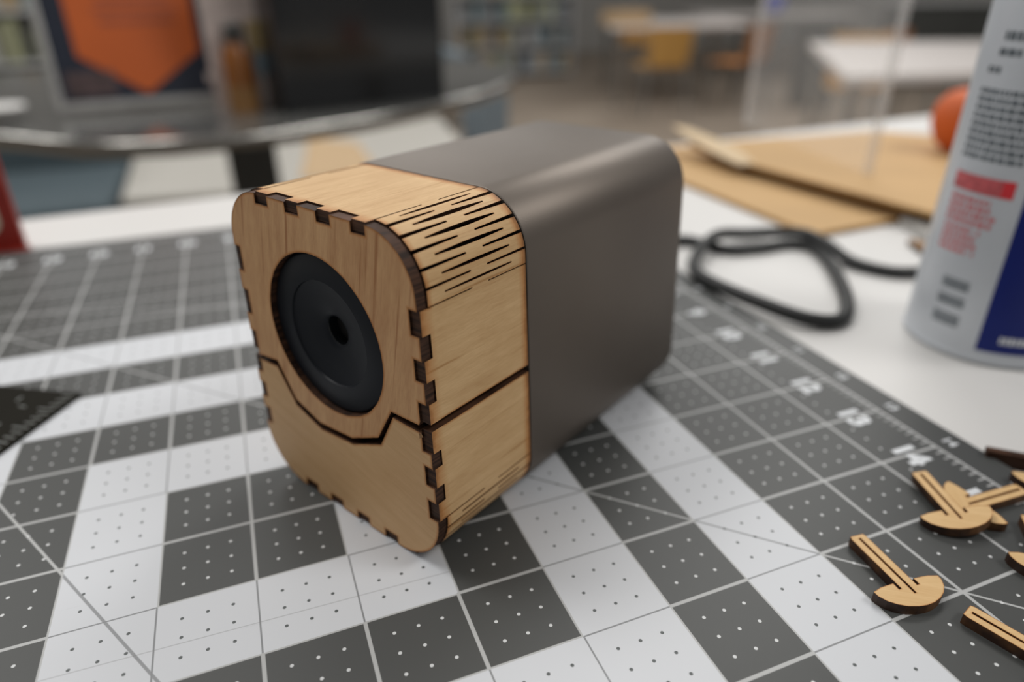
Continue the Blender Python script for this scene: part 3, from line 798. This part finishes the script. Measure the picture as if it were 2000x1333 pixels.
# ================================================================== low furniture behind the counter
def table(name, label, corners, ztop, th, mats, legs=True, cat='table'):
    e = empty(name, (0, 0, FZ)); tag(e, label, cat); z = ztop-FZ
    MB().prism(corners, z-th, z, 0, 1).build('table_top', list(mats), e, bevel=0.3)
    cx = sum(p[0] for p in corners)/len(corners); cy = sum(p[1] for p in corners)/len(corners)
    for x, y in corners:
        lx, ly = x+(cx-x)*0.12, y+(cy-y)*0.12
        MB().box(lx-0.8, lx+0.8, ly-0.8, ly+0.8, 0, z-th).build('table_leg', 'chrome', e)
    return e
table('low_table', 'low white table glimpsed below the round counter', [(-15.5, 99), (36, 92), (44, 150), (-17, 158)], -20, 1.2, ('low_white', 'low_white'))
o = MB().prism([(8.5, 100), (20.5, 99), (21.5, 124), (13.5, 134), (11.5, 118)], -19.99, -19.8).build('tan_paper', 'tan_paper'); tag(o, 'tan paper sheet lying on the low white table', 'paper')
be = empty('teal_bench', (0, 0, FZ)); tag(be, 'dark teal upholstered bench behind the red sign', 'bench')
MB().box(-62, -16.5, 96, 128, 8, 17.5).build('bench_seat', 'teal_fabric', be, bevel=1.2)
MB().box(-62, -16.5, 124, 134, 8, 30).build('bench_back', 'teal_fabric', be, bevel=1.2)
for lx in (-58, -20):
    for ly in (100, 124): MB().box(lx-1, lx+1, ly-1, ly+1, 0, 8).build('bench_leg', 'dark_metal', be)
def armchair(x, y, rz, label):
    e = empty('armchair', (x, y, FZ), rz); tag(e, label, 'armchair')
    MB().box(-14, 14, -14, 12, 7, 17).build('seat', 'blue_fabric', e, bevel=1.5)
    MB().box(-14, 14, 9, 16, 7, 31).build('backrest', 'blue_fabric', e, bevel=1.8)
    for s_ in (-1, 1):
        MB().box(*sorted((s_*13, s_*18)), -14, 15, 7, 24).build('armrest', 'blue_fabric', e, bevel=1.5)
        for ly in (-12, 12): MB().box(s_*14-0.8, s_*14+0.8, ly-0.8, ly+0.8, 0, 7).build('leg', 'chrome', e)
    return e
armchair(58, 236, 0.0, 'pale blue armchair right of the black box')
wb = empty('waste_bin', (52.5, 141, FZ), 0.3); tag(wb, 'tall grey-blue waste bin past the right end of the low white table', 'bin')
MB().prism(rrect(-4.0, 4.0, -4.0, 4.0, 1.2), 0, 26).build('bin_body', 'blue_fabric', wb, smooth=True)
MB().prism(rrect(-4.3, 4.3, -4.3, 4.3, 1.3), 26, 27.5).build('bin_lid', 'blue_fabric', wb, smooth=True)

# ================================================================== far tables and chairs
ta = table('study_table', 'white study table at upper right, nearest behind the spray can', [(99, 88), (140, 78), (196, 128), (148, 150)], -8.4, 1.6, ('tabletop_far', 'tabletop_far'))
tb2 = table('study_table', 'white study table between the yellow chairs in the middle distance', [(138, 241), (196, 233), (222, 286), (166, 302)], -8.4, 1.4, ('tabletop_far', 'tabletop_far'))
tb3 = table('study_table', 'farthest white study table with a blue ball on it', [(222, 300), (300, 280), (330, 340), (250, 362)], -8.4, 1.4, ('tabletop_far', 'tabletop_far'))
def chair(x, y, rz, mat, label, col=None):
    e = empty('study_chair', (x, y, FZ), rz); tag(e, label, 'chair', 'wooden study chairs')
    sp = [(-8, -8), (8, -8), (8.4, 7), (-8.4, 7)]
    MB().prism(sp, 16.6, 17.3).build('seat', mat, e, bevel=0.25)
    b = MB(); vs = []
    for i in range(7):
        a = -1+i/3; yy = 8.5-1.2*a*a
        for dy in (0, 0.6): vs += [(8.0*a, yy+dy-1.0, 17.4), (8.0*a, yy+dy+1.2, 30.0)]
    fs = []
    for i in range(6):
        p, q = i*4, (i+1)*4
        fs += [(p, q, q+1, p+1), (p+2, p+3, q+3, q+2), (p+1, q+1, q+3, p+3), (p, p+2, q+2, q)]
    fs += [(0, 1, 3, 2), (24, 26, 27, 25)]
    b.add(vs, fs).build('backrest', mat, e, smooth=True)
    for sx in (-1, 1):
        MB().tube([(sx*7.2, -7, 16.6), (sx*8.0, -8.6, 0)], 0.5, 8).build('leg', 'chrome', e)
        MB().tube([(sx*7.4, 8.6, 29), (sx*7.2, 7.2, 16.6), (sx*8.0, 9.0, 0)], 0.5, 8).build('leg', 'chrome', e)
    return e
chair(148, 221, math.pi-0.25, 'chair_wood', 'yellow wooden chair pushed against the middle-distance study table')
chair(182, 221, math.pi+0.35, 'chair_orange', 'orange-brown wooden chair at the right end of the middle-distance study table')
chair(196, 312, 0.2, 'chair_wood', 'yellow wooden chair behind the middle-distance study table')
chair(166, 148, -0.7, 'chair_wood', 'wooden chair on the far side of the nearest study table')
chair(196, 154, 0.3, 'chair_orange', 'orange-brown wooden chair at the far right corner of the nearest study table')
chair(140, 66, math.pi-0.4, 'chair_wood', 'wooden chair close behind the spray can at the nearest study table')
o = MB().box(144, 158, 246, 260, -8.39, -3.4).build('tan_box', 'tan_paper'); tag(o, 'tan cardboard box on the left end of the middle-distance study table', 'box')
o = MB().lathe([(0.1, 0), (3.6, 1.2), (5.2, 5), (3.8, 8.8), (0.1, 10)], 24).build('blue_ball', 'blue_plastic', loc=(268, 306, -8.4), smooth=True); tag(o, 'bright blue ball on the farthest study table', 'ball')
dk = empty('dark_cabinet', (212, 214, FZ), -0.4); tag(dk, 'dark cabinet standing between the study tables', 'cabinet')
MB().box(-6, 6, -6, 6, 1, 30).build('cabinet_body', 'dark_metal', dk, bevel=0.3)
MB().box(-5.4, 5.4, -6.4, -6, 2, 28.5).build('cabinet_door', 'dark_metal', dk, bevel=0.1)
for sx in (-5, 5):
    for sy in (-5, 5): MB().box(sx-.6, sx+.6, sy-.6, sy+.6, 0, 1).build('cabinet_foot', 'rubber', dk)
dk2 = empty('dark_cabinet', (312, 236, FZ), -0.5); tag(dk2, 'wide dark cabinet at the far upper right behind the can', 'cabinet')
MB().box(-30, 30, -8, 8, 1, 34).build('cabinet_body', 'dark_metal', dk2, bevel=0.3)
for q in (-15, 15): MB().box(q-14.4, q+14.4, -8.5, -8, 2, 32).build('cabinet_door', 'dark_metal', dk2, bevel=0.1)
MB().box(-31, 31, -9, 9, 34, 35.2).build('cabinet_top', 'shelf_grey', dk2)
# bookcases
ORD = ('first', 'second', 'third', 'fourth', 'fifth', 'sixth', 'seventh', 'eighth', 'ninth', 'tenth', 'eleventh', 'twelfth', 'thirteenth', 'fourteenth', 'fifteenth', 'sixteenth', 'seventeenth', 'eighteenth', 'nineteenth', 'twentieth')
def bookcase(x, y, rz, wid, levels, label, glabel, grp):
    e = empty('bookcase', (x, y, FZ), rz); tag(e, label, 'bookcase')
    hgt = levels*12+4
    MB().box(0, wid, 10, 10.8, 0, hgt).build('back_panel', 'shelf_grey', e)
    for q in (0, wid-1): MB().box(q, q+1, 0, 10, 0, hgt).build('side_panel', 'shelf_grey', e)
    for l in range(levels+1): MB().box(1, wid-1, 0, 10, 3+12*l-1, 3+12*l).build('shelf', 'shelf_grey', e)
    ca_, sa_ = math.cos(rz), math.sin(rz)
    for l in range(levels):
        q = 1.6; nb = 0
        while q < wid-5:
            bw = random.uniform(2.2, 4.6); bh = random.uniform(7.5, 10.2)
            if random.random() < 0.72:
                bk = random.randrange(6); nb += 1
                o = MB().box(-bw/2, bw/2, -4, 4, 0, bh).build('book', 'book%d' % bk, loc=(x+(q+bw/2)*ca_-5*sa_, y+(q+bw/2)*sa_+5*ca_, FZ+3+12*l+0.01), rz=rz)
                tag(o, 'thick %s book, %s from left, %s shelf of %s' % (('slate blue', 'dark olive', 'light grey', 'brown', 'teal grey', 'olive green')[bk], ORD[nb-1], ('lowest', 'second lowest', 'second highest', 'highest')[l], glabel), 'book', grp)
            q += bw+0.1
    return e
bookcase(112, 352, -0.12, 62, 4, 'grey open bookcase in the far middle of the room', 'far middle bookcase', 'books in the far middle bookcase')
bookcase(-58, 210, 0.12, 44, 4, 'grey open bookcase in the far left behind the poster', 'far left bookcase', 'books in the far left bookcase')
